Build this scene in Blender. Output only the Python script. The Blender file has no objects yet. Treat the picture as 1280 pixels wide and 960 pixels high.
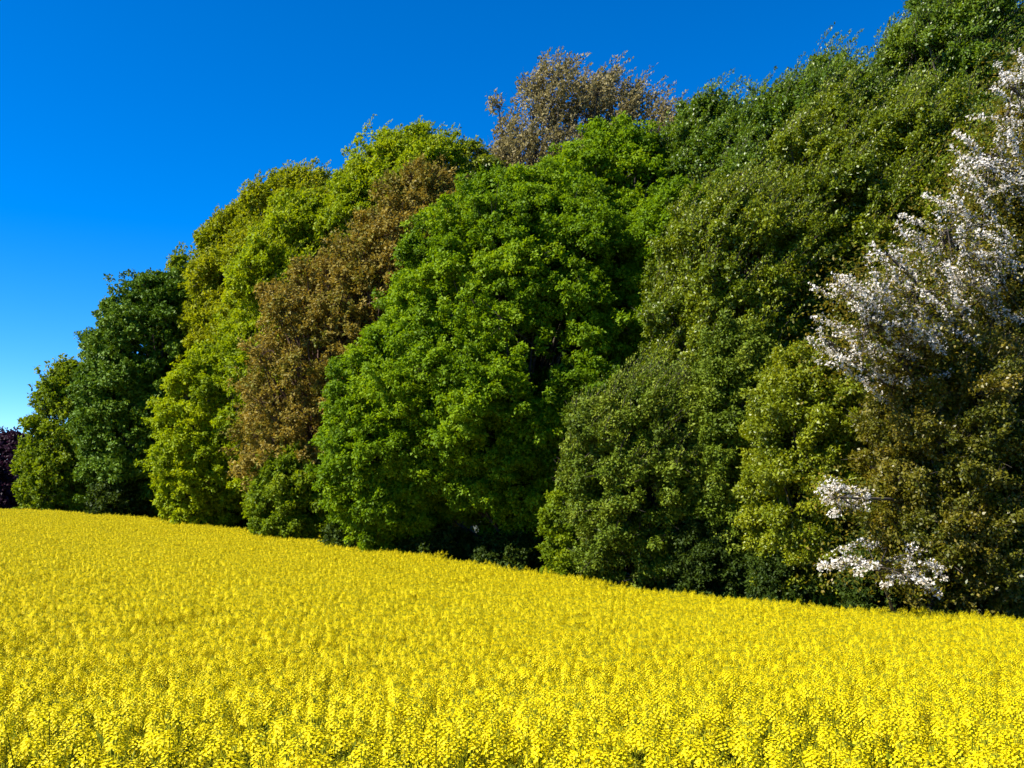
import bpy, math, random
import numpy as np

# ------------------------------------------------------------------ camera, sky, sun, exposure
SC = bpy.context.scene
COL = SC.collection
PITCH = math.atan(120 / 1280)
cam_d = bpy.data.cameras.new('camera')
cam = bpy.data.objects.new('camera', cam_d)
COL.objects.link(cam)
cam.location = (0, 0, 0)
cam.rotation_euler = (math.pi / 2 + PITCH, 0, 0)
cam_d.sensor_width = 36
cam_d.lens = 36
cam_d.clip_start = 0.05
cam_d.clip_end = 6000
SC.camera = cam

SUN_DIR = np.array([-0.76, -0.20, 0.80])
SUN_DIR /= np.linalg.norm(SUN_DIR)
SUN_EL = math.asin(SUN_DIR[2])
SUN_AZ = math.atan2(SUN_DIR[0], SUN_DIR[1])       # clockwise from +Y

world = bpy.data.worlds.new('World')
SC.world = world
world.use_nodes = True
wn = world.node_tree.nodes
wl = world.node_tree.links
for n in list(wn):
    wn.remove(n)
w_out = wn.new('ShaderNodeOutputWorld')
w_bg = wn.new('ShaderNodeBackground')
sky = wn.new('ShaderNodeTexSky')
sky.sky_type = 'NISHITA'
sky.sun_disc = False
sky.sun_elevation = SUN_EL
sky.sun_rotation = SUN_AZ
sky.altitude = 800
sky.air_density = 0.62
sky.dust_density = 0.0
sky.ozone_density = 6.0
hsv = wn.new('ShaderNodeHueSaturation')
hsv.inputs['Saturation'].default_value = 1.31
hsv.inputs['Hue'].default_value = 0.504
wl.new(sky.outputs[0], hsv.inputs['Color'])
wl.new(hsv.outputs[0], w_bg.inputs['Color'])
w_bg.inputs['Strength'].default_value = 0.112
wl.new(w_bg.outputs[0], w_out.inputs[0])

sun_d = bpy.data.lights.new('sun', 'SUN')
sun_d.energy = 4.9
sun_d.angle = math.radians(0.5)
sun_d.color = (1.0, 0.95, 0.86)
sun = bpy.data.objects.new('sun', sun_d)
COL.objects.link(sun)
from mathutils import Vector
sun.rotation_euler = Vector(SUN_DIR.tolist()).to_track_quat('Z', 'Y').to_euler()

SC.view_settings.view_transform = 'Standard'
SC.view_settings.look = 'None'
SC.view_settings.exposure = 1.2
SC.view_settings.gamma = 1
SC.view_settings.use_curve_mapping = False
SC.render.engine = 'CYCLES'
SC.cycles.max_bounces = 7
SC.cycles.diffuse_bounces = 4
SC.cycles.glossy_bounces = 1
SC.cycles.transmission_bounces = 3
SC.cycles.transparent_max_bounces = 4
SC.cycles.caustics_reflective = False
SC.cycles.caustics_refractive = False
SC.cycles.use_denoising = True
SC.cycles.denoiser = 'OPENIMAGEDENOISE'

# ------------------------------------------------------------------ helpers
def at(px, py, Y):
    """world point at depth Y whose bearing is that of pixel (px, py) of the 1280x960 photograph"""
    u = (px - 640) / 1280
    v = -(py - 480) / 1280
    fy, fz = math.cos(PITCH), math.sin(PITCH)
    dy = fy - v * fz
    dz = fz + v * fy
    return np.array([u / dy * Y, Y, dz / dy * Y])


def unit(a):
    return a / np.maximum(np.linalg.norm(a, axis=-1, keepdims=True), 1e-9)


def mesh_np(name, verts, faces, k, mat, smooth=False, attr=None, face_mat=None):
    """faces: (n,k) int array"""
    me = bpy.data.meshes.new(name)
    nv, nf = len(verts), len(faces)
    me.vertices.add(nv)
    me.vertices.foreach_set('co', np.ascontiguousarray(verts, dtype=np.float32).ravel())
    me.loops.add(nf * k)
    me.loops.foreach_set('vertex_index', np.ascontiguousarray(faces, dtype=np.int32).ravel())
    me.polygons.add(nf)
    me.polygons.foreach_set('loop_start', np.arange(0, nf * k, k, dtype=np.int32))
    me.polygons.foreach_set('loop_total', np.full(nf, k, dtype=np.int32))
    if smooth:
        me.polygons.foreach_set('use_smooth', np.ones(nf, dtype=bool))
    for m in (mat if isinstance(mat, (list, tuple)) else [mat]):
        me.materials.append(m)
    if face_mat is not None:
        me.polygons.foreach_set('material_index', np.ascontiguousarray(face_mat, dtype=np.int32))
    if attr is not None:
        a = me.attributes.new('shade', 'FLOAT', 'FACE')
        a.data.foreach_set('value', np.ascontiguousarray(attr, dtype=np.float32))
    me.update()
    me.validate()
    return me


def link(name, me, parent=None, loc=None):
    o = bpy.data.objects.new(name, me)
    COL.objects.link(o)
    if parent is not None:
        o.parent = parent
    if loc is not None:
        o.location = loc
    return o


def tag(o, label=None, cat=None, group=None, kind=None):
    if label: o['label'] = label
    if cat: o['category'] = cat
    if group: o['group'] = group
    if kind: o['kind'] = kind
    return o


def cones(p0, p1, r0, r1, sides=4):
    """many tapered segments at once -> verts, quads"""
    p0 = np.atleast_2d(p0); p1 = np.atleast_2d(p1)
    n = len(p0)
    r0 = np.broadcast_to(r0, (n,)); r1 = np.broadcast_to(r1, (n,))
    ax = unit(p1 - p0)
    ref = np.where(np.abs(ax[:, 2:3]) > 0.9, np.array([[1.0, 0, 0]]), np.array([[0, 0, 1.0]]))
    a = unit(np.cross(ax, ref)); b = np.cross(ax, a)
    V = np.empty((n, 2 * sides, 3))
    for i in range(sides):
        t = 2 * math.pi * i / sides
        d = a * math.cos(t) + b * math.sin(t)
        V[:, i] = p0 + d * r0[:, None]
        V[:, sides + i] = p1 + d * r1[:, None]
    base = np.arange(n)[:, None, None] * 2 * sides
    q = np.array([[i, (i + 1) % sides, sides + (i + 1) % sides, sides + i] for i in range(sides)])
    F = (base + q[None]).reshape(-1, 4)
    return V.reshape(-1, 3), F


def leaves(pos, axis, nrm, length, width, fold=0.18):
    """one folded diamond leaf (kite) per row"""
    n = len(pos)
    axis = unit(axis)
    nrm = unit(nrm - (nrm * axis).sum(1, keepdims=True) * axis)
    side = np.cross(axis, nrm)
    L = np.broadcast_to(length, (n,))[:, None]
    W = np.broadcast_to(width, (n,))[:, None]
    V = np.empty((n, 4, 3))
    V[:, 0] = pos
    V[:, 1] = pos + axis * L * 0.45 + side * W * 0.5 + nrm * W * fold
    V[:, 2] = pos + axis * L - nrm * L * 0.12
    V[:, 3] = pos + axis * L * 0.45 - side * W * 0.5 + nrm * W * fold
    F = np.arange(n * 4).reshape(n, 4)
    return V.reshape(-1, 3), F

# ------------------------------------------------------------------ materials
def new_mat(name):
    m = bpy.data.materials.new(name)
    m.use_nodes = True
    nt = m.node_tree
    for n in list(nt.nodes):
        nt.nodes.remove(n)
    return m, nt.nodes, nt.links


def leaf_mat(name, stops, trans=0.33, rough=0.55, tcol=(1.25, 1.15, 0.5), spec=0.13):
    m, N, L = new_mat(name)
    out = N.new('ShaderNodeOutputMaterial')
    at_ = N.new('ShaderNodeAttribute'); at_.attribute_name = 'shade'
    ramp = N.new('ShaderNodeValToRGB')
    els = ramp.color_ramp.elements
    for i, (p, c) in enumerate(stops):
        e = els[i] if i < 2 else els.new(p)
        e.position = p
        e.color = (*c, 1)
    L.new(at_.outputs['Fac'], ramp.inputs[0])
    p = N.new('ShaderNodeBsdfPrincipled')
    p.inputs['Roughness'].default_value = rough
    p.inputs['Specular IOR Level'].default_value = spec
    L.new(ramp.outputs[0], p.inputs['Base Color'])
    tr = N.new('ShaderNodeBsdfTranslucent')
    mul = N.new('ShaderNodeMixRGB'); mul.blend_type = 'MULTIPLY'; mul.inputs[0].default_value = 1
    mul.inputs[2].default_value = (*tcol, 1)
    L.new(ramp.outputs[0], mul.inputs[1])
    L.new(mul.outputs[0], tr.inputs[0])
    mx = N.new('ShaderNodeMixShader'); mx.inputs[0].default_value = trans
    L.new(p.outputs[0], mx.inputs[1]); L.new(tr.outputs[0], mx.inputs[2])
    L.new(mx.outputs[0], out.inputs[0])
    return m


def noise_mat(name, c1, c2, scale, rough=0.9, bump=0.3, detail=6):
    m, N, L = new_mat(name)
    out = N.new('ShaderNodeOutputMaterial')
    tc = N.new('ShaderNodeTexCoord')
    nz = N.new('ShaderNodeTexNoise'); nz.inputs['Scale'].default_value = scale; nz.inputs['Detail'].default_value = detail
    L.new(tc.outputs['Object'], nz.inputs['Vector'])
    ramp = N.new('ShaderNodeValToRGB')
    ramp.color_ramp.elements[0].position = 0.35; ramp.color_ramp.elements[0].color = (*c1, 1)
    ramp.color_ramp.elements[1].position = 0.68; ramp.color_ramp.elements[1].color = (*c2, 1)
    L.new(nz.outputs['Fac'], ramp.inputs[0])
    p = N.new('ShaderNodeBsdfPrincipled'); p.inputs['Roughness'].default_value = rough
    L.new(ramp.outputs[0], p.inputs['Base Color'])
    b = N.new('ShaderNodeBump'); b.inputs['Strength'].default_value = bump
    L.new(nz.outputs['Fac'], b.inputs['Height']); L.new(b.outputs[0], p.inputs['Normal'])
    L.new(p.outputs[0], out.inputs[0])
    return m


M = {}
M['bark'] = noise_mat('bark', (0.035, 0.026, 0.018), (0.11, 0.085, 0.06), 9)
M['bark_red'] = noise_mat('bronze_bark', (0.05, 0.028, 0.016), (0.16, 0.085, 0.045), 9)
M['soil'] = noise_mat('soil', (0.03, 0.035, 0.012), (0.07, 0.07, 0.025), 3)
# green families: dark end .. light end
M['bright'] = leaf_mat('bright_green_leaf', [(0, (0.070, 0.130, 0.003)), (0.5, (0.150, 0.255, 0.004)), (1, (0.260, 0.360, 0.006))], trans=0.42)
M['lime'] = leaf_mat('lime_leaf', [(0, (0.115, 0.175, 0.003)), (0.5, (0.245, 0.325, 0.004)), (1, (0.390, 0.430, 0.006))], trans=0.42)
M['olive_yellow'] = leaf_mat('olive_yellow_leaf', [(0, (0.130, 0.175, 0.004)), (0.5, (0.265, 0.305, 0.005)), (1, (0.390, 0.385, 0.008))], trans=0.42)
M['deep'] = leaf_mat('deep_green_leaf', [(0, (0.040, 0.085, 0.005)), (0.55, (0.090, 0.165, 0.008)), (1, (0.165, 0.250, 0.022))], trans=0.2)
M['airy'] = leaf_mat('airy_green_leaf', [(0, (0.075, 0.130, 0.004)), (0.55, (0.165, 0.235, 0.005)), (1, (0.260, 0.310, 0.010))], trans=0.42)
M['bronze'] = leaf_mat('bronze_leaf', [(0, (0.120, 0.150, 0.010)), (0.45, (0.235, 0.185, 0.025)), (1, (0.350, 0.270, 0.050))], tcol=(1.2, 1.0, 0.6))
M['olive'] = leaf_mat('olive_leaf', [(0, (0.070, 0.110, 0.004)), (0.5, (0.160, 0.210, 0.005)), (1, (0.290, 0.320, 0.012))], spec=0.32, rough=0.42)
M['grey_green'] = leaf_mat('grey_green_leaf', [(0, (0.048, 0.075, 0.006)), (0.5, (0.110, 0.160, 0.007)), (1, (0.240, 0.275, 0.025))], trans=0.2)
M['brown_green'] = leaf_mat('brown_green_leaf', [(0, (0.055, 0.080, 0.005)), (0.5, (0.135, 0.130, 0.007)), (1, (0.240, 0.175, 0.018))], spec=0.32, rough=0.42)
M['grey_brown'] = leaf_mat('grey_brown_leaf', [(0, (0.150, 0.125, 0.040)), (0.55, (0.270, 0.220, 0.085)), (1, (0.400, 0.330, 0.150))], tcol=(1, 1, .8))
M['willow'] = leaf_mat('willow_leaf', [(0, (0.050, 0.100, 0.005)), (0.55, (0.115, 0.190, 0.007)), (1, (0.215, 0.280, 0.015))], spec=0.32, rough=0.42)
M['olive_leafy'] = leaf_mat('yellow_green_leaf', [(0, (0.085, 0.120, 0.004)), (0.5, (0.185, 0.225, 0.005)), (1, (0.300, 0.320, 0.010))], spec=0.32, rough=0.42)
M['purple'] = leaf_mat('purple_leaf', [(0, (0.014, 0.006, 0.012)), (0.55, (0.035, 0.012, 0.025)), (1, (0.065, 0.022, 0.040))], tcol=(1, .8, .9))
M['shadegreen'] = leaf_mat('shade_darkened_leaf', [(0, (0.020, 0.040, 0.004)), (0.55, (0.045, 0.075, 0.007)), (1, (0.080, 0.120, 0.012))])  # understorey leaves, colour darkened to paint in the shade at the wood's foot
M['blossom'] = leaf_mat('white_blossom', [(0, (0.56, 0.47, 0.34)), (0.4, (0.80, 0.74, 0.64)), (1, (0.87, 0.84, 0.78))], trans=0.42, tcol=(1, 1, 1), spec=0.2)
M['petal'] = leaf_mat('rape_petal', [(0, (0.56, 0.44, 0.0)), (0.5, (0.72, 0.595, 0.0)), (1, (0.82, 0.705, 0.005))], trans=0.32, tcol=(1.05, 1.05, 1.0), rough=0.6, spec=0.2)
M['rape_green'] = leaf_mat('rape_stem', [(0, (0.080, 0.100, 0.004)), (0.55, (0.150, 0.180, 0.005)), (1, (0.28, 0.28, 0.006))], trans=0.2)
M['grass'] = leaf_mat('grass_blade', [(0, (0.03, 0.09, 0.01)), (0.55, (0.06, 0.15, 0.015)), (1, (0.11, 0.21, 0.02))])

# ------------------------------------------------------------------ terrain: height of the flower canopy, ground is 1.25 m below
RAPE_H = 1.25
EDGE_PX = [(0, 636, 70), (200, 648, 55), (400, 673, 42), (640, 711, 31), (900, 746, 25), (1280, 772, 19.5)]
ctrl = [tuple(at(*e)) for e in EDGE_PX]
EDGE = np.array([[c[0], c[1]] for c in ctrl])
ctrl += [tuple(at(200, 760, 15)), tuple(at(640, 760, 18.5)), tuple(at(1000, 800, 14)), tuple(at(200, 700, 26)),
         tuple(at(640, 860, 8.5)), tuple(at(200, 860, 8.2)), tuple(at(1100, 860, 8.5)),
         tuple(at(0, 960, 3.9)), tuple(at(640, 960, 3.9)), tuple(at(1280, 960, 3.9)),
         (0, 0, -0.9), (0, -25, -0.4), (30, 0, -2.0), (-30, 5, -1.0), (-30, 30, -1.6), (30, 25, -3.0), (18, 60, -2.6), (60, 60, -3.2),
         (-52, 95, -3.6), (-20, 100, -3.6), (-75, 60, -2.9), (-100, 100, -5.0), (60, 120, -5), (-45, 130, -6.0), (-60, -60, 0), (60, -60, -2)]
P = np.array([(c[0], c[1]) for c in ctrl]); Z = np.array([c[2] for c in ctrl])
def _U(r2): return 0.5 * r2 * np.log(np.maximum(r2, 1e-9))
n_ = len(P)
K = _U(((P[:, None] - P[None]) ** 2).sum(-1)) + np.eye(n_) * 0.5
Q = np.c_[np.ones(n_), P]
A = np.block([[K, Q], [Q.T, np.zeros((3, 3))]])
W_ = np.linalg.solve(A, np.r_[Z, 0, 0, 0])
def canopy(x, y):
    x = np.atleast_1d(np.asarray(x, float)); y = np.atleast_1d(np.asarray(y, float))
    shp = x.shape
    p = np.c_[x.ravel(), y.ravel()]
    r2 = ((p[:, None] - P[None]) ** 2).sum(-1)
    z = _U(r2) @ W_[:n_] + W_[n_] + p @ W_[n_ + 1:]
    r = np.linalg.norm(p, axis=1)
    w = np.clip((r - 100) / 50, 0, 1); w = w * w * (3 - 2 * w)
    far = -4.0 - 0.035 * (np.minimum(r, 250) - 60) + 0.0038 * np.maximum(r - 250, 0)
    z = np.where(np.isfinite(z), z, 0)
    return (z * (1 - w) + far * w).reshape(shp)
def ground_z(x, y):
    return canopy(x, y) - RAPE_H
def gz(x, y): return float(ground_z(x, y)[0])

# ground sheet, fine near the camera, coarse far away
g = np.concatenate([-np.geomspace(2500, 100, 14)[:-1], np.linspace(-100, 140, 121), np.geomspace(140, 2500, 14)[1:]])
gx, gy = np.meshgrid(g, g)
gzv = ground_z(gx.ravel(), gy.ravel())
gv = np.c_[gx.ravel(), gy.ravel(), gzv]
ng = len(g)
ii, jj = np.meshgrid(np.arange(ng - 1), np.arange(ng - 1))
i0 = (jj * ng + ii).ravel()
gf = np.c_[i0, i0 + 1, i0 + ng + 1, i0 + ng]
tag(link('ground', mesh_np('ground', gv, gf, 4, M['soil'], smooth=True)), kind='structure')

def edge_side(x, y, margin=0.0):
    """>0 on the field side of the wood's edge, metres roughly"""
    e = EDGE
    xs = np.concatenate([[-400], e[:, 0], [60]])
    ys = np.concatenate([[e[0, 1] + 20], e[:, 1], [e[-1, 1] - 45]])
    order = np.argsort(xs)
    ye = np.interp(x, xs[order], ys[order])
    return (ye - y) * 0.66 - margin
def edge_Y(px):
    return float(np.interp(px, [e[0] for e in EDGE_PX], [e[2] for e in EDGE_PX]))

# ------------------------------------------------------------------ rapeseed field (stuff)
def rape_proto(seed, n_heads, tall=1.25):
    rg = np.random.default_rng(seed)
    V = []; F = []; S = []; MI = []; nv = 0
    def add(v, f, s, mi):
        nonlocal nv
        V.append(v); F.append(f + nv); nv += len(v)
        S.append(np.broadcast_to(s, (len(f),))); MI.append(np.full(len(f), mi))
    def green(p0, p1, r0, r1, s=0.5):
        v, f = cones(p0, p1, r0, r1, 3); add(v, f, s, 1)
    node = np.array([0, 0, tall * 0.42])
    green(np.zeros(3), node, 0.007, 0.006)
    for h in range(n_heads):
        ang = rg.uniform(0, 2 * math.pi)
        rad = 0.02 if h == 0 else rg.uniform(0.08, 0.27)
        top = np.array([rad * math.cos(ang), rad * math.sin(ang), tall - (0 if h == 0 else rg.uniform(0.01, 0.24))])
        st = node + np.array([0, 0, rg.uniform(-.1, .25)])
        mid = (st + top) / 2 + np.array([rad * math.cos(ang), rad * math.sin(ang), 0]) * 0.25
        green(st, mid, 0.004, 0.0035); green(mid, top, 0.0035, 0.0025, 0.6)
        # raceme: pods below, ring of open flowers, dome of buds
        axis = unit(top - mid)
        npod = rg.integers(4, 9)
        for k in range(npod):
            t = rg.uniform(-0.30, -0.10)
            a = rg.uniform(0, 2 * math.pi)
            b = top + axis * t
            green(b, b + np.array([math.cos(a) * .035, math.sin(a) * .035, .035]), 0.0018, 0.0012, 0.8)
        nf = rg.integers(54, 74)
        k = np.arange(nf)
        a = k * 2.4 + rg.uniform(0, 6)
        tt = k / nf                                        # 0 lowest .. 1 top
        rr = 0.045 * np.sqrt(np.maximum(0.03, 1 - tt ** 1.6)) * rg.uniform(0.8, 1.15, nf)
        zz = -0.062 + 0.095 * tt
        fc = top + axis * zz[:, None] + np.c_[np.cos(a) * rr, np.sin(a) * rr, np.zeros(nf)]
        fn = unit(np.c_[np.cos(a) * (1.1 - tt), np.sin(a) * (1.1 - tt), 0.55 + tt] + rg.normal(0, .25, (nf, 3)))
        ref = unit(np.cross(fn, rg.normal(0, 1, (nf, 3))))
        ref2 = np.cross(fn, ref)
        ps = 0.0078 * (1 - 0.3 * tt)
        for q in range(4):
            th = q * math.pi / 2
            d = ref * math.cos(th) + ref2 * math.sin(th)
            v, f = leaves(fc, d + fn * 0.25, fn, ps * 1.25, ps * 1.15, 0.1)
            add(v, f, rg.uniform(0.15, 1.0, nf), 0)
        # buds
        nb = 7
        bp = top + axis * 0.032 + rg.normal(0, .008, (nb, 3))
        v, f = cones(bp, bp + axis * 0.012, 0.004, 0.002, 3); add(v, f, 1.0, 1)
    # leaves on the stem
    for k in range(7):
        a = rg.uniform(0, 2 * math.pi); z = rg.uniform(0.25, 0.85) * tall
        b = np.array([[0, 0, z]]) + np.array([[math.cos(a), math.sin(a), 0]]) * rg.uniform(0, .08)
        v, f = leaves(b, np.array([[math.cos(a), math.sin(a), rg.uniform(0.2, 1.0)]]), np.array([[0, 0, 1.0]]), rg.uniform(.10, .2), rg.uniform(.02, .045), 0.1)
        add(v, f, rg.uniform(0.1, 0.7), 1)
    me = mesh_np('rape_plant', np.concatenate(V), np.concatenate(F), 4, [M['petal'], M['rape_green']], attr=np.concatenate(S), face_mat=np.concatenate(MI))
    return bpy.data.objects.new('rape_plant', me)           # only used through the field's instancer

protos = [rape_proto(100 + i, (7 + i % 3) if i < 5 else 5 if i < 8 else 2, 1.22 + 0.03 * (i % 2)) for i in range(10)]

def instancer(name, pts, rot, scl, idx, objs, label, cat):
    me = bpy.data.meshes.new(name)
    me.vertices.add(len(pts))
    me.vertices.foreach_set('co', pts.astype(np.float32).ravel())
    for an, ty, dat, key in (('rot', 'FLOAT_VECTOR', rot, 'vector'), ('scl', 'FLOAT_VECTOR', scl, 'vector')):
        a = me.attributes.new(an, ty, 'POINT'); a.data.foreach_set(key, dat.astype(np.float32).ravel())
    a = me.attributes.new('idx', 'INT', 'POINT'); a.data.foreach_set('value', idx.astype(np.int32))
    o = link(name, me)
    ng_ = bpy.data.node_groups.new(name, 'GeometryNodeTree')
    ng_.interface.new_socket('Geometry', in_out='INPUT', socket_type='NodeSocketGeometry')
    ng_.interface.new_socket('Geometry', in_out='OUTPUT', socket_type='NodeSocketGeometry')
    N, L = ng_.nodes, ng_.links
    gi = N.new('NodeGroupInput'); go = N.new('NodeGroupOutput')
    g2i = N.new('GeometryNodeGeometryToInstance')
    for ob in reversed(objs):
        oi = N.new('GeometryNodeObjectInfo'); oi.inputs['Object'].default_value = ob
        L.new(oi.outputs['Geometry'], g2i.inputs[0])
    iop = N.new('GeometryNodeInstanceOnPoints')
    iop.inputs['Pick Instance'].default_value = True
    def attr(an, ty):
        nd = N.new('GeometryNodeInputNamedAttribute'); nd.data_type = ty; nd.inputs['Name'].default_value = an
        return nd.outputs['Attribute']
    L.new(gi.outputs[0], iop.inputs['Points'])
    L.new(g2i.outputs[0], iop.inputs['Instance'])
    L.new(attr('idx', 'INT'), iop.inputs['Instance Index'])
    L.new(attr('rot', 'FLOAT_VECTOR'), iop.inputs['Rotation'])
    L.new(attr('scl', 'FLOAT_VECTOR'), iop.inputs['Scale'])
    L.new(iop.outputs[0], go.inputs[0])
    md = o.modifiers.new('plants', 'NODES'); md.node_group = ng_
    return tag(o, label, cat, kind='stuff')

rg = np.random.default_rng(5)
DENS = 32
def scatter(x0, x1, y0, y1, dens):
    n = int((x1 - x0) * (y1 - y0) * dens)
    return rg.uniform(x0, x1, n), rg.uniform(y0, y1, n)
X, Y = scatter(-75, 28, 1.4, 84, DENS)
wid = 0.5 * np.maximum(Y, 0) * 1.22 + 2.5
keep = (np.abs(X) < wid) & (edge_side(X, Y) + rg.normal(0, .30, len(X)) + 0.25 * np.sin(X * 1.9) * np.sin(Y * 1.3) > 0) & (Y - 0.0 > 1.4)
keep &= rg.random(len(X)) < np.clip(1.15 - Y / 110, 0.5, 1)
keep &= rg.random(len(X)) < np.clip(0.08 + Y / 14, 0.3, 1)
X, Y = X[keep], Y[keep]
def fnoise(x, y, s, seed):
    r = np.random.default_rng(seed); o = np.zeros_like(x)
    for i in range(6):
        a = r.uniform(0, 6.28); k = r.uniform(.6, 1.6) / s
        o += np.sin((x * math.cos(a) + y * math.sin(a)) * k * 6.28 + r.uniform(0, 6.28))
    return o / 6
hv = 1 + 0.03 * fnoise(X, Y, 3.5, 3) + 0.02 * fnoise(X, Y, .9, 4) + rg.normal(0, .028, len(X))
tallp = rg.random(len(X)) < 0.02
hv[tallp] += rg.uniform(.03, .10, tallp.sum())
pts = np.c_[X, Y, ground_z(X, Y)]
tilt = rg.normal(0, .07, (len(X), 2))
rot = np.c_[tilt[:, 0], tilt[:, 1] , rg.uniform(0, 6.28, len(X))]
sw = rg.uniform(.9, 1.25, len(X))
scl = np.c_[sw, sw, hv]
print('rape plants', len(X))
instancer('rapeseed_field', pts, rot, scl, np.where(rg.random(len(X)) < np.clip(.34 - Y / 40, 0.02, 1), rg.integers(8, 10, len(X)), np.where(Y < 9 + rg.normal(0, 2, len(X)), rg.integers(5, 8, len(X)), rg.integers(0, 6, len(X)))), protos,
          'dense yellow flowering rapeseed crop filling the foreground slope', 'rapeseed')

# ------------------------------------------------------------------ trees
def tree(px, D, top_py, wpx, mat, label, group=None, bark='bark', low=0.06, depth=0.9, lobes=46, lobe_f=0.26,
         cover=1.0, leaf=None, wind=0.25, sprayL=0.45, seed=1, belly=0.42, kind='tree', name='tree', limb=1.0, twigs=False,
         lean=(0, 0), tight=1.0, full=2.3, stretch=1.0, veil=0.24, lobe_flat=0.8, feather=0.0, cat='tree'):
    r = np.random.default_rng(seed)
    topz = at(px, top_py, D)[2]
    cx = at(px, 600, D)[0]; cy = D
    gz0 = gz(cx, cy)
    H = topz - gz0
    Rx = wpx / 2 / 1280 * D; Ry = Rx * depth
    root = bpy.data.objects.new(name, None); COL.objects.link(root)
    root.location = (cx, cy, gz0)
    root.empty_display_size = 0.3
    tag(root, label, cat, group)
    zl = low * H
    zc = zl + (H - zl) * belly
    Ru = (H - zc); Rl = (zc - zl)
    leaf = leaf or 0.0028 * D
    leaf = min(max(leaf, 0.065), 0.26)
    # lobes spread over the crown's surface, a further share deeper inside
    outer = int(lobes * 1.6); lobes = int(outer * 1.3); lobe_f *= 0.80
    k = np.arange(lobes)
    ph = k * 2.39996 + r.uniform(0, 6.28)
    u = np.where(k < outer, 1 - 2 * (k + 0.5) / outer, r.uniform(-.9, .95, lobes)) + r.normal(0, .06, lobes); u = np.clip(u, -.97, .99)
    s = np.sqrt(1 - np.abs(u) ** full)
    d = np.c_[s * np.cos(ph + r.normal(0, .15, lobes)), s * np.sin(ph), u]
    lr = lobe_f * (Rx * Ry * (Ru + Rl) / 2) ** (1 / 3) * r.uniform(0.50, 1.50, lobes)
    R3 = np.c_[np.full(lobes, Rx), np.full(lobes, Ry), np.where(u > 0, Ru, Rl)]
    R3 = np.maximum(R3 - lr[:, None] * 0.8, 0.25 * R3)
    sc_ = np.where(k < outer, r.uniform(0.84, 1.10, lobes), r.uniform(.35, .7, lobes))[:, None]
    sc_ = np.where(u[:, None] > .8, np.minimum(sc_, .97), sc_)
    lc = np.array([0, 0, zc]) + d * R3 * sc_
    outd = unit(d * 1.0 / np.array([Rx, Ry, (Ru + Rl) / 2]))
    lobe_tone = r.uniform(0, 1, lobes)
    lc[:, 0] += lean[0] * (lc[:, 2] / H) ** 1.5; lc[:, 1] += lean[1] * (lc[:, 2] / H) ** 1.5
    # sprays
    area = 4 * math.pi * lr ** 2
    spray_area = (sprayL * 0.85) ** 2
    ns = np.maximum(6, (area / spray_area * 0.95 * cover)).astype(int)
    li = np.repeat(np.arange(lobes), ns)
    n = len(li)
    sd = unit(r.normal(0, 1, (n, 3)) + outd[li] * 0.75 + np.array([0, 0, 0.30]))
    rr = lr[li] * np.where(r.random(n) < 0.22, r.uniform(0.2, 0.8, n), r.uniform(0.82, 1.15, n))
    rr *= np.where(r.random(n) < .16, r.uniform(1.05, 1.5, n), 1)
    wob = 1 + 0.18 * np.sin(sd @ np.array([5.1, 3.3, 4.2]) + li * 1.7)
    sp = lc[li] + sd * (rr * wob)[:, None] * np.array([1, 1, lobe_flat])
    # a veil of sprays over the whole crown outline joins the boughs into one crown
    nv_ = int(n * veil)
    dv = unit(r.normal(0, 1, (nv_, 3))); 
    pv_ = np.array([0, 0, zc]) + dv * np.c_[np.full(nv_, Rx), np.full(nv_, Ry), np.where(dv[:, 2] > 0, Ru, Rl)] * (0.90 + 0.09 * np.sin(dv @ np.array([7.3, 5.1, 9.7]) + seed) + r.normal(0, .065, nv_))[:, None]
    pv_[:, 2] = np.minimum(pv_[:, 2], H * .985)
    near_ = np.array([int(np.argmin(((lc - q_) ** 2).sum(1))) for q_ in pv_]) if nv_ else np.zeros(0, int)
    sp = np.concatenate([sp, pv_]); sd = np.concatenate([sd, unit(dv / np.array([Rx, Ry, (Ru + Rl) / 2]) + r.normal(0, .3, (nv_, 3)))]); li = np.concatenate([li, near_])
    keepz = sp[:, 2] > 0.15
    li, sd, sp = li[keepz], sd[keepz], sp[keepz]; n = len(li)
    sax = unit(sd * 0.7 + outd[li] * 0.3 + np.array([0.55, 0.05, 0.65]) * wind * 1.6 + r.normal(0, .35, (n, 3)))
    ln = np.full(n, sprayL)
    ln = ln * stretch * r.uniform(.6, 1.35, n)
    if stretch > 1:
        sax = unit(sax + np.array([0.40, 0, 0.9]) * (stretch - 1) * .9)
    # leaves: each spray is a small dome of foliage (a tuft), its leaves on the upper, outer shell
    leaf_area = leaf * leaf * 0.62 * 0.5
    TR = 0.50 * sprayL * r.uniform(.65, 1.35, n) / stretch ** .6
    m = np.maximum(6, (4.2 * TR ** 2 * 1.35 * tight / leaf_area * (ln / sprayL) ** .5 * stretch ** .6)).astype(int)
    si = np.repeat(np.arange(n), m)
    N_ = len(si)
    up_ = unit(sd * 0.8 + np.array([-0.1, 0, 0.75]))
    od = unit(r.normal(0, 1, (N_, 3)) + up_[si] * 0.9)
    t = r.uniform(-0.5, 0.5, N_)
    pos = sp[si] + od * (TR[si] * r.uniform(.35, 1.12, N_))[:, None] * np.array([1, 1, .72]) + sax[si] * (t * (ln[si] - TR[si]).clip(sprayL * .25))[:, None]
    nr = unit(od * 0.75 + up_[si] * 0.35 + r.normal(0, .42, (N_, 3)))
    la = unit(od * 0.5 + r.normal(0, .7, (N_, 3)) + sax[si] * .3 + np.array([0, 0, -.25]))
    L_ = leaf * r.uniform(.55, 1.5, N_)
    V, F = leaves(pos, la, nr, L_, L_ * r.uniform(.5, .75, N_))
    wtone = np.zeros(0); WV = None
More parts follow.
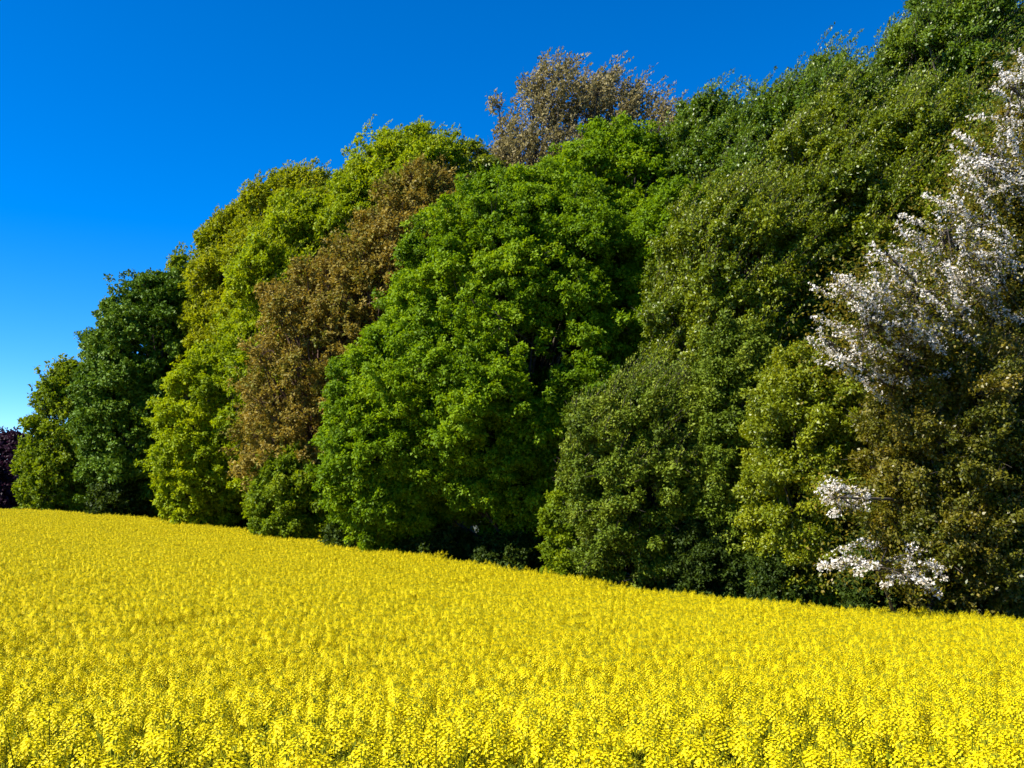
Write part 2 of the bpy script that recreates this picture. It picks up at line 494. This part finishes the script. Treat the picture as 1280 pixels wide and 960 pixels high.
    if feather > 0:
        cand = np.where((sp[:, 2] > H * 0.55) & ((sd * outd[li]).sum(1) > 0.25))[0]
        nw = min(len(cand), int(len(cand) * 0.45))
        wi = r.choice(cand, nw, replace=False)
        wl_ = sprayL * r.uniform(1.2, 3.0, nw) * (0.7 + feather * .6)
        wd = unit(np.array([0.30, 0, 0.95]) + sd[wi] * 0.35 + r.normal(0, .16, (nw, 3)))
        mw = (wl_ * 26 * (0.17 / leaf)).astype(int) + 4
        ws = np.repeat(np.arange(nw), mw); tw = r.uniform(0, 1, len(ws))
        wp = sp[wi][ws] + wd[ws] * (tw * wl_[ws])[:, None] + np.array([0.32, 0, -.12]) * ((tw ** 2) * wl_[ws])[:, None] + r.normal(0, 1, (len(ws), 3)) * (0.085 * (1.25 - tw))[:, None]
        WV = (wp, unit(wd[ws] + r.normal(0, .5, wp.shape)), unit(r.normal(0, 1, wp.shape) + np.array([-.4, -.2, .5])))
        wtone = r.uniform(0, 1, len(ws))
        wand_seg = (sp[wi], sp[wi] + wd * (wl_ * .5)[:, None] + np.array([0.08, 0, -.03]) * wl_[:, None], sp[wi] + wd * (wl_)[:, None] + np.array([0.32, 0, -.12]) * wl_[:, None])
    spray_tone = r.uniform(0, 1, n)
    sh = np.clip(0.42 * lobe_tone[li][si] + 0.26 * spray_tone[si] + 0.32 * r.uniform(0, 1, N_), 0, 1)
    if WV is not None:
        wL = leaf * r.uniform(.6, 1.2, len(WV[0]))
        v2, f2 = leaves(WV[0], WV[1], WV[2], wL, wL * .5)
        F = np.concatenate([F, f2 + len(V)]); V = np.concatenate([V, v2]); sh = np.concatenate([sh, wtone])
    crown = link('crown', mesh_np('crown', V, F, 4, M[mat], attr=sh), root)
    # trunk, limbs and twigs
    th = H * 0.8
    kk = 9
    zs = np.linspace(-0.3, th, kk)
    wv = np.cumsum(r.normal(0, .012 * H, (kk, 2)), 0); wv[0] = 0
    wv[:, 0] += lean[0] * (zs / H).clip(0) ** 1.5
    tp = np.c_[wv, zs]
    tr_r = np.linspace(0.022 * H * limb ** .5, 0.006 * H, kk); tr_r[0] *= 1.35
    pv, pf = cones(tp[:-1], tp[1:], tr_r[:-1], tr_r[1:], 8)
    VV = [pv]; FF = [pf]; off = len(pv)
    # limbs: from trunk to lobe centre, slightly bowed
    tz = np.clip(lc[:, 2] * r.uniform(.35, .7, lobes), 0.25, th * .95)
    st = np.c_[np.interp(tz, zs, tp[:, 0]), np.interp(tz, zs, tp[:, 1]), tz]
    prev = st
    for q in range(1, 5):
        f = q / 4
        cur = st + (lc - st) * f + np.array([0, 0, 1.0]) * (math.sin(f * math.pi) * -0.06 * np.linalg.norm(lc - st, axis=1))[:, None] + r.normal(0, .05 * lr.mean(), (lobes, 3))
        ra = 0.0075 * H * (1 - (q - 1) / 4.6); rb = 0.0075 * H * (1 - q / 4.6)
        v, f_ = cones(prev, cur, ra, rb, 5); VV.append(v); FF.append(f_ + off); off += len(v)
        prev = cur
    # secondary branches to a share of the sprays
    pick = r.random(n) < (0.9 if twigs else 0.30)
    if pick.any():
        a_ = prev[li[pick]]; b_ = sp[pick]
        v, f_ = cones(a_, b_, 0.018 if twigs else 0.022, 0.006, 3); VV.append(v); FF.append(f_ + off); off += len(v)
        if twigs or feather:
            e_ = b_ + sax[pick] * (ln[pick] * .8)[:, None]
            v, f_ = cones(b_, e_, 0.010, 0.003, 3); VV.append(v); FF.append(f_ + off); off += len(v)
    if WV is not None:
        for a_, b_, ra, rb in ((wand_seg[0], wand_seg[1], .012, .008), (wand_seg[1], wand_seg[2], .008, .003)):
            v, f_ = cones(a_, b_, ra, rb, 3); VV.append(v); FF.append(f_ + off); off += len(v)
    link('trunk', mesh_np('trunk', np.concatenate(VV), np.concatenate(FF), 4, M[bark], smooth=True), root)
    return root, lc, lr, crown, H

NLEAF = 0
G = 'trees of the mixed wood behind the field'
specs = [
 # px, D, top, width, material, label, kwargs
 (2, 98, 536, 100, 'purple', 'small dark purple leaved tree beyond the far end of the field', dict(seed=2, lobes=30, name='purple_leaved_tree')),
 (92, 69, 442, 118, 'airy', 'small airy light green tree at the far end beside the dark green dome tree', dict(seed=3, cover=.8, lobes=34, twigs=True, belly=.35, full=1.6, stretch=1.4)),
 (48, 70, 530, 50, 'airy', 'lowest thin green tree at the tip of the wood next to the purple tree', dict(seed=33, cover=.6, lobes=22, twigs=True, stretch=1.4)),
 (186, 62, 338, 168, 'deep', 'dark glossy green dome shaped tree near the far end of the wood', dict(seed=4, lobes=60, lobe_f=.22)),
 (222, 68, 318, 70, 'airy', 'thin pale green treetop peeping out above the dark green dome tree', dict(seed=5, cover=.8, lobes=26, feather=.5, low=.4)),
 (298, 61, 256, 140, 'olive_yellow', 'tall yellowish olive tree with feathery top right of the dark green dome', dict(seed=6, lobes=60, lobe_f=.23, feather=.35, stretch=1.3)),
 (262, 51.5, 430, 125, 'lime', 'low light green bushy tree at the field edge under the yellowish olive tree', dict(seed=7, lobes=46, lobe_f=.25)),
 (365, 58, 214, 180, 'olive_yellow', 'olive yellow tree with a flat feathery top between two lime crowns', dict(seed=8, lobes=56, lobe_f=.24, feather=.35, stretch=1.3, full=3)),
 (392, 51, 245, 230, 'lime', 'lime green tree in front of the olive yellow ones, left of the bronze trees', dict(seed=9, lobes=70, lobe_f=.21, feather=0.2)),
 (500, 50, 158, 225, 'lime', 'tall rounded lime green tree whose crown tops the bronze tree', dict(seed=10, lobes=110, lobe_f=0.17, full=2.4, feather=0.15)),
 (590, 53, 172, 100, 'olive', 'small olive brown treetop between the lime tree and the grey brown tree', dict(seed=11, lobes=30, cover=.8, stretch=1.4, twigs=True, low=.4)),
 (528, 45, 200, 170, 'bronze', 'upper bronze brown tree with thin young leaves below the tall lime crown', dict(seed=12, twigs=True, bark='bark_red', leaf=.13, stretch=1.5, belly=.5, lobes=70, lobe_f=0.2, tight=0.7, cover=0.45, veil=0.5)),
 (398, 45.5, 318, 190, 'bronze', 'lower bronze brown tree with bare twigs showing, left of the bright green tree', dict(seed=13, twigs=True, bark='bark_red', leaf=.13, stretch=1.5, lobes=80, lobe_f=0.2, tight=0.7, cover=0.38)),
 (458, 44.5, 262, 130, 'bronze', 'middle bronze brown crown joining the upper and the lower bronze tree', dict(seed=38, lobes=60, lobe_f=.2, cover=.4, twigs=True, bark='bark_red', leaf=.13, stretch=1.5, tight=.7, low=.2)),
 (372, 43.5, 560, 110, 'airy', 'low olive green bush at the field edge under the lower bronze tree', dict(seed=14, lobes=34, lobe_f=.28)),
 (700, 56, 82, 200, 'grey_brown', 'wispy grey brown tree standing highest behind the bright green tree', dict(seed=15, lobe_f=.22, twigs=True, feather=.7, leaf=.17, low=.45, belly=.35, full=3, stretch=1.9, cover=0.42, tight=0.45, lobes=60, veil=0.12)),
 (775, 57, 84, 120, 'grey_brown', 'second wispy grey brown treetop, right of the highest grey brown one', dict(seed=36, lobes=40, lobe_f=.22, twigs=True, feather=.7, leaf=.17, low=.45, full=3, stretch=1.9, cover=0.38, tight=0.45, veil=0.12)),
 (850, 55, 116, 120, 'grey_brown', 'small wispy grey brown treetop right of the bright green crown', dict(seed=16, lobes=20, twigs=True, feather=.7, low=.5, stretch=1.9, tight=0.45, cover=0.5, veil=0.12)),
 (765, 43, 152, 240, 'bright', 'green crowned tree rising just behind the right shoulder of the big one', dict(seed=17, lobes=90, lobe_f=.19)),
 (652, 38, 215, 375, 'bright', 'biggest broad bright green tree in the middle of the wood, reaching the rapeseed', dict(seed=18, lobes=150, lobe_f=.155, belly=.36, depth=.8, low=0.12, full=1.5)),
 (482, 37.5, 412, 150, 'bright', 'rounded bright green tree at the left foot of the big bright green one', dict(seed=19, lobes=60, lobe_f=.22, belly=.45, full=1.9, low=0.1)),
 (900, 42, 122, 190, 'willow', 'fresh green tree with ragged shoots right of the bright green crowns', dict(seed=20, lobes=60, lobe_f=.21, stretch=1.4, low=.3, feather=0.8)),
 (852, 36, 225, 150, 'bright', 'narrow fresh green tree squeezed between the biggest tree and the olive one', dict(seed=34, lobes=60, lobe_f=.22, low=0.2)),
 (980, 38, 100, 130, 'willow', 'slim green tree with upright feathery shoots against the sky', dict(seed=21, lobes=44, twigs=True, low=.3, stretch=1.5, feather=1.1)),
 (1050, 37, 66, 160, 'willow', 'dark green tree with a bushy willowy tip left of the tallest tree', dict(seed=22, lobes=60, lobe_f=.2, low=.3, stretch=1.4, feather=0.9)),
 (1145, 39, 66, 175, 'willow', 'dark green willowy tree filling the gap below the tallest tree', dict(seed=37, lobes=60, lobe_f=.2, low=.3, stretch=1.4, feather=0.9)),
 (925, 32.5, 225, 220, 'olive', 'olive green small leaved tree covering the middle right of the wood', dict(seed=23, lobes=100, lobe_f=.17, stretch=1.4, low=0.15, feather=0.7)),
 (1060, 33, 120, 230, 'olive', 'tall olive green tree in front of the dark willowy one', dict(seed=24, lobes=100, lobe_f=.17, stretch=1.5, feather=0.8)),
 (1225, 36, -40, 235, 'willow', 'tallest tree of the wood with dark willowy shoots in the upper right corner', dict(seed=25, lobes=100, lobe_f=.18, twigs=True, stretch=1.5, full=2.8, feather=1.2, low=0.15)),
 (1175, 31.5, 105, 210, 'olive', 'brownish olive tree directly behind the white blossoming tree', dict(seed=26, lobes=90, lobe_f=.18, stretch=1.5, feather=0.8)),
 (820, 29.5, 470, 220, 'grey_green', 'dull grey green thicket tree low at the edge, right of the biggest tree', dict(seed=27, lobes=90, lobe_f=.18, twigs=True, belly=.5, stretch=1.3, low=0.1, feather=0.4)),
 (925, 28, 400, 130, 'grey_green', 'dark grey green bushy tree left of the yellow green one', dict(seed=28, lobes=60, lobe_f=.2, stretch=1.3, low=0.14)),
 (1010, 25, 430, 145, 'olive_leafy', 'yellow green leafy small tree left of the white blossoms at the field edge', dict(seed=29, lobes=70, lobe_f=.19, belly=.5, cover=.9, stretch=1.2, low=0.07)),
 (1205, 22.5, 410, 225, 'brown_green', 'bronze green tree in the lower right corner in front of the blossom tree', dict(seed=30, lobes=110, lobe_f=.165, belly=.5, cover=.8, twigs=True, stretch=1.4, low=0.08)),
 (1268, 25, 215, 130, 'brown_green', 'brown tinged crown at the right edge behind the bronze green tree', dict(seed=31, lobes=70, lobe_f=.2, cover=.8, twigs=True, stretch=1.4, tight=0.9)),
 (1345, 25, 40, 150, 'brown_green', 'brownish green tree cut off by the right edge of the view', dict(seed=35, lobes=70, lobe_f=.2, cover=.8)),
]
for (px, D, top, w, mat, label, kw) in specs:
    root, lc, lr, crown, H = tree(px, D, top, w, mat, label, group=G, **kw)
    NLEAF += len(crown.data.polygons)

# ------------------------------------------------------------------ white blossoming tree
def blossom_tree():
    r = np.random.default_rng(77)
    D = 22.0
    base = at(1165, 770, D)
    bx, by = base[0], base[1]; bz = gz(bx, by)
    root = bpy.data.objects.new('blossoming_tree', None); COL.objects.link(root)
    root.location = (bx, by, bz)
    tag(root, 'white blossoming cherry tree leaning out of the wood on the right', 'tree', G)
    O = np.array([bx, by, bz])
    groups = [(1085, 400, 62, 55, 80, 21.2), (1140, 365, 55, 50, 60, 21.6), (1180, 295, 60, 50, 62, 22), (1235, 195, 42, 55, 55, 22.4), (1265, 110, 28, 45, 26, 22.6),
              (1125, 450, 60, 34, 30, 21.4), (1040, 350, 26, 20, 8, 21.2), (1105, 315, 30, 12, 8, 21.4), (1030, 425, 20, 25, 12, 21), (1045, 622, 36, 28, 22, 20.6), (1095, 705, 62, 26, 36, 20.2), (1235, 330, 40, 60, 22, 22)]
    tv, tf = [], []; off = 0
    def seg(a, b, ra, rb, s=5):
        nonlocal off
        v, f = cones(a - O, b - O, ra, rb, s); tv.append(v); tf.append(f + off); off += len(v)
    # leaning trunk
    path = [O + np.array([0, 0, -.3]), at(1168, 640, D + .3), at(1175, 520, D + .8), at(1200, 400, D + 1.2), at(1232, 280, D + 1.4), at(1255, 150, D + 1.4)]
    rad = [.17, .12, .09, .065, .04, .02]
    for a, b, ra, rb in zip(path[:-1], path[1:], rad[:-1], rad[1:]): seg(a, b, ra, rb, 8)
    BP = []; BA = []
    LP = []
    for (px, py, rx, ry, n, Dg) in groups:
        n = int(n * (.56 if py < 600 else .55)); rx *= 1.22; ry *= 1.2; low_ = py > 600
        c = at(px, py, Dg)
        # limb from the trunk
        near = min(path, key=lambda p: abs(p[2] - (c[2] - 1.0)))
        mid = (near + c) / 2 + r.normal(0, .15, 3)
        seg(near, mid, .045, .035); seg(mid, c, .035, .02)
        for k in range(n):
            a = r.uniform(0, 6.28); q = math.sqrt(r.uniform(0, 1))
            tip = at(px + rx * q * math.cos(a), py + ry * q * math.sin(a), Dg + r.uniform(-0.8, 1.6))
            L = r.uniform(.30, .75) if low_ else r.uniform(.5, 1.3)
            dr = unit(np.array([-0.85, -0.25, 0.15 if low_ else 0.62]) + r.normal(0, .32, 3) + unit(tip - c) * .35)
            st = tip - dr * L
            seg(c + (st - c) * .0 + r.normal(0, .05, 3), st, .014, .010, 3)
            bend = r.normal(0, .07, 3)
            p0 = st
            pm = (st + tip) / 2 + bend * L
            seg(p0, pm, .010, .008, 3); seg(pm, tip, .008, .004, 3)
            m = int(L * 165)
            t = np.sort(r.uniform(0, 1, m))
            clump = 0.55 + 0.45 * np.sin(t * L * 28 + r.uniform(0, 6))
            kp = r.random(m) < 0.35 + 0.65 * clump
            t = t[kp]; m = len(t)
            p = p0 + (pm - p0) * np.minimum(t * 2, 1)[:, None] + (tip - pm) * np.maximum(t * 2 - 1, 0)[:, None]
            p = p + r.normal(0, .045, (m, 3))
            BP.append(p); BA.append(np.broadcast_to(dr, (m, 3)))
            ml = int(L * 110)
            LP.append(p0 + (tip - p0) * r.uniform(0, 1, (ml, 1)) + r.normal(0, .30, (ml, 3)))
    BP = np.concatenate(BP) - O; BA = np.concatenate(BA); n = len(BP)
    nr = unit(r.normal(0, .8, (n, 3)) + np.array([-.7, -.5, .6]))
    V, F = [], []; o_ = 0
    ref = unit(np.cross(nr, r.normal(0, 1, (n, 3)))); r2 = np.cross(nr, ref)
    for q in range(3):
        th = q * 2.094
        v, f = leaves(BP, ref * math.cos(th) + r2 * math.sin(th) + nr * .3, nr, r.uniform(.024, .042, n), .031, .1)
        V.append(v); F.append(f + o_); o_ += len(v)
    link('blossom', mesh_np('blossom', np.concatenate(V), np.concatenate(F), 4, M['blossom'], attr=np.tile(r.uniform(0, 1, n), 3)), root)
    LP = np.concatenate(LP) - O; n = len(LP)
    v, f = leaves(LP, r.normal(0, 1, (n, 3)), r.normal(0, .6, (n, 3)) + np.array([0, 0, 1.]), r.uniform(.06, .11, n), .05)
    link('crown', mesh_np('crown', v, f, 4, M['brown_green'], attr=r.uniform(0, 1, n)), root)
    link('trunk', mesh_np('trunk', np.concatenate(tv), np.concatenate(tf), 4, M['bark'], smooth=True), root)
blossom_tree()

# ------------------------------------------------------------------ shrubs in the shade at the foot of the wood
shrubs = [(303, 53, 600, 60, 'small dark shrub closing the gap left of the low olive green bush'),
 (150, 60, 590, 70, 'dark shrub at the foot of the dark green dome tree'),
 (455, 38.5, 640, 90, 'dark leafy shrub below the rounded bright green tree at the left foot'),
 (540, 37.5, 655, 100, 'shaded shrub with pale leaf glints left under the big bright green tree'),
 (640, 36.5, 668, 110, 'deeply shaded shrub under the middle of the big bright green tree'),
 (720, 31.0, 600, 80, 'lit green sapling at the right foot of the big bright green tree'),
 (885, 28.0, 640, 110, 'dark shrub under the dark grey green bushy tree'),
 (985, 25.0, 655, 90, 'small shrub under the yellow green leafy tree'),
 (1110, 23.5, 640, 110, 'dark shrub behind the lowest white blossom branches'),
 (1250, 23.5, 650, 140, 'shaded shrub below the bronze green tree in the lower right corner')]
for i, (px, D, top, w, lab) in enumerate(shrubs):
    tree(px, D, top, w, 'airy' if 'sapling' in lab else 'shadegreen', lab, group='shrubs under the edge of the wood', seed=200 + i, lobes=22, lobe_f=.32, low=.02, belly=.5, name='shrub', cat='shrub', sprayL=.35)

# ------------------------------------------------------------------ grass strip between the crop and the wood
r = np.random.default_rng(9)
n = 60000
X = r.uniform(-35, 14, n); Y = r.uniform(14, 75, n)
es = edge_side(X, Y)
k = (es < 0.15) & (es > -3.0)
X, Y = X[k], Y[k]; n = len(X)
p = np.c_[X, Y, ground_z(X, Y)]
hgt = r.uniform(.3, .9, n) + 0.75 * np.exp(-((X - 6.4) / 1.6) ** 2)
v, f = leaves(p, np.c_[r.normal(0, .3, (n, 2)), np.ones(n)], np.c_[r.normal(0, 1, (n, 2)), np.full(n, .2)], hgt, .03)
tag(link('grass', mesh_np('grass', v, f, 4, M['grass'], attr=r.uniform(0, 1, n))), 'rough green grass strip between the crop and the wood', 'grass', kind='stuff')
print('leaves', NLEAF)
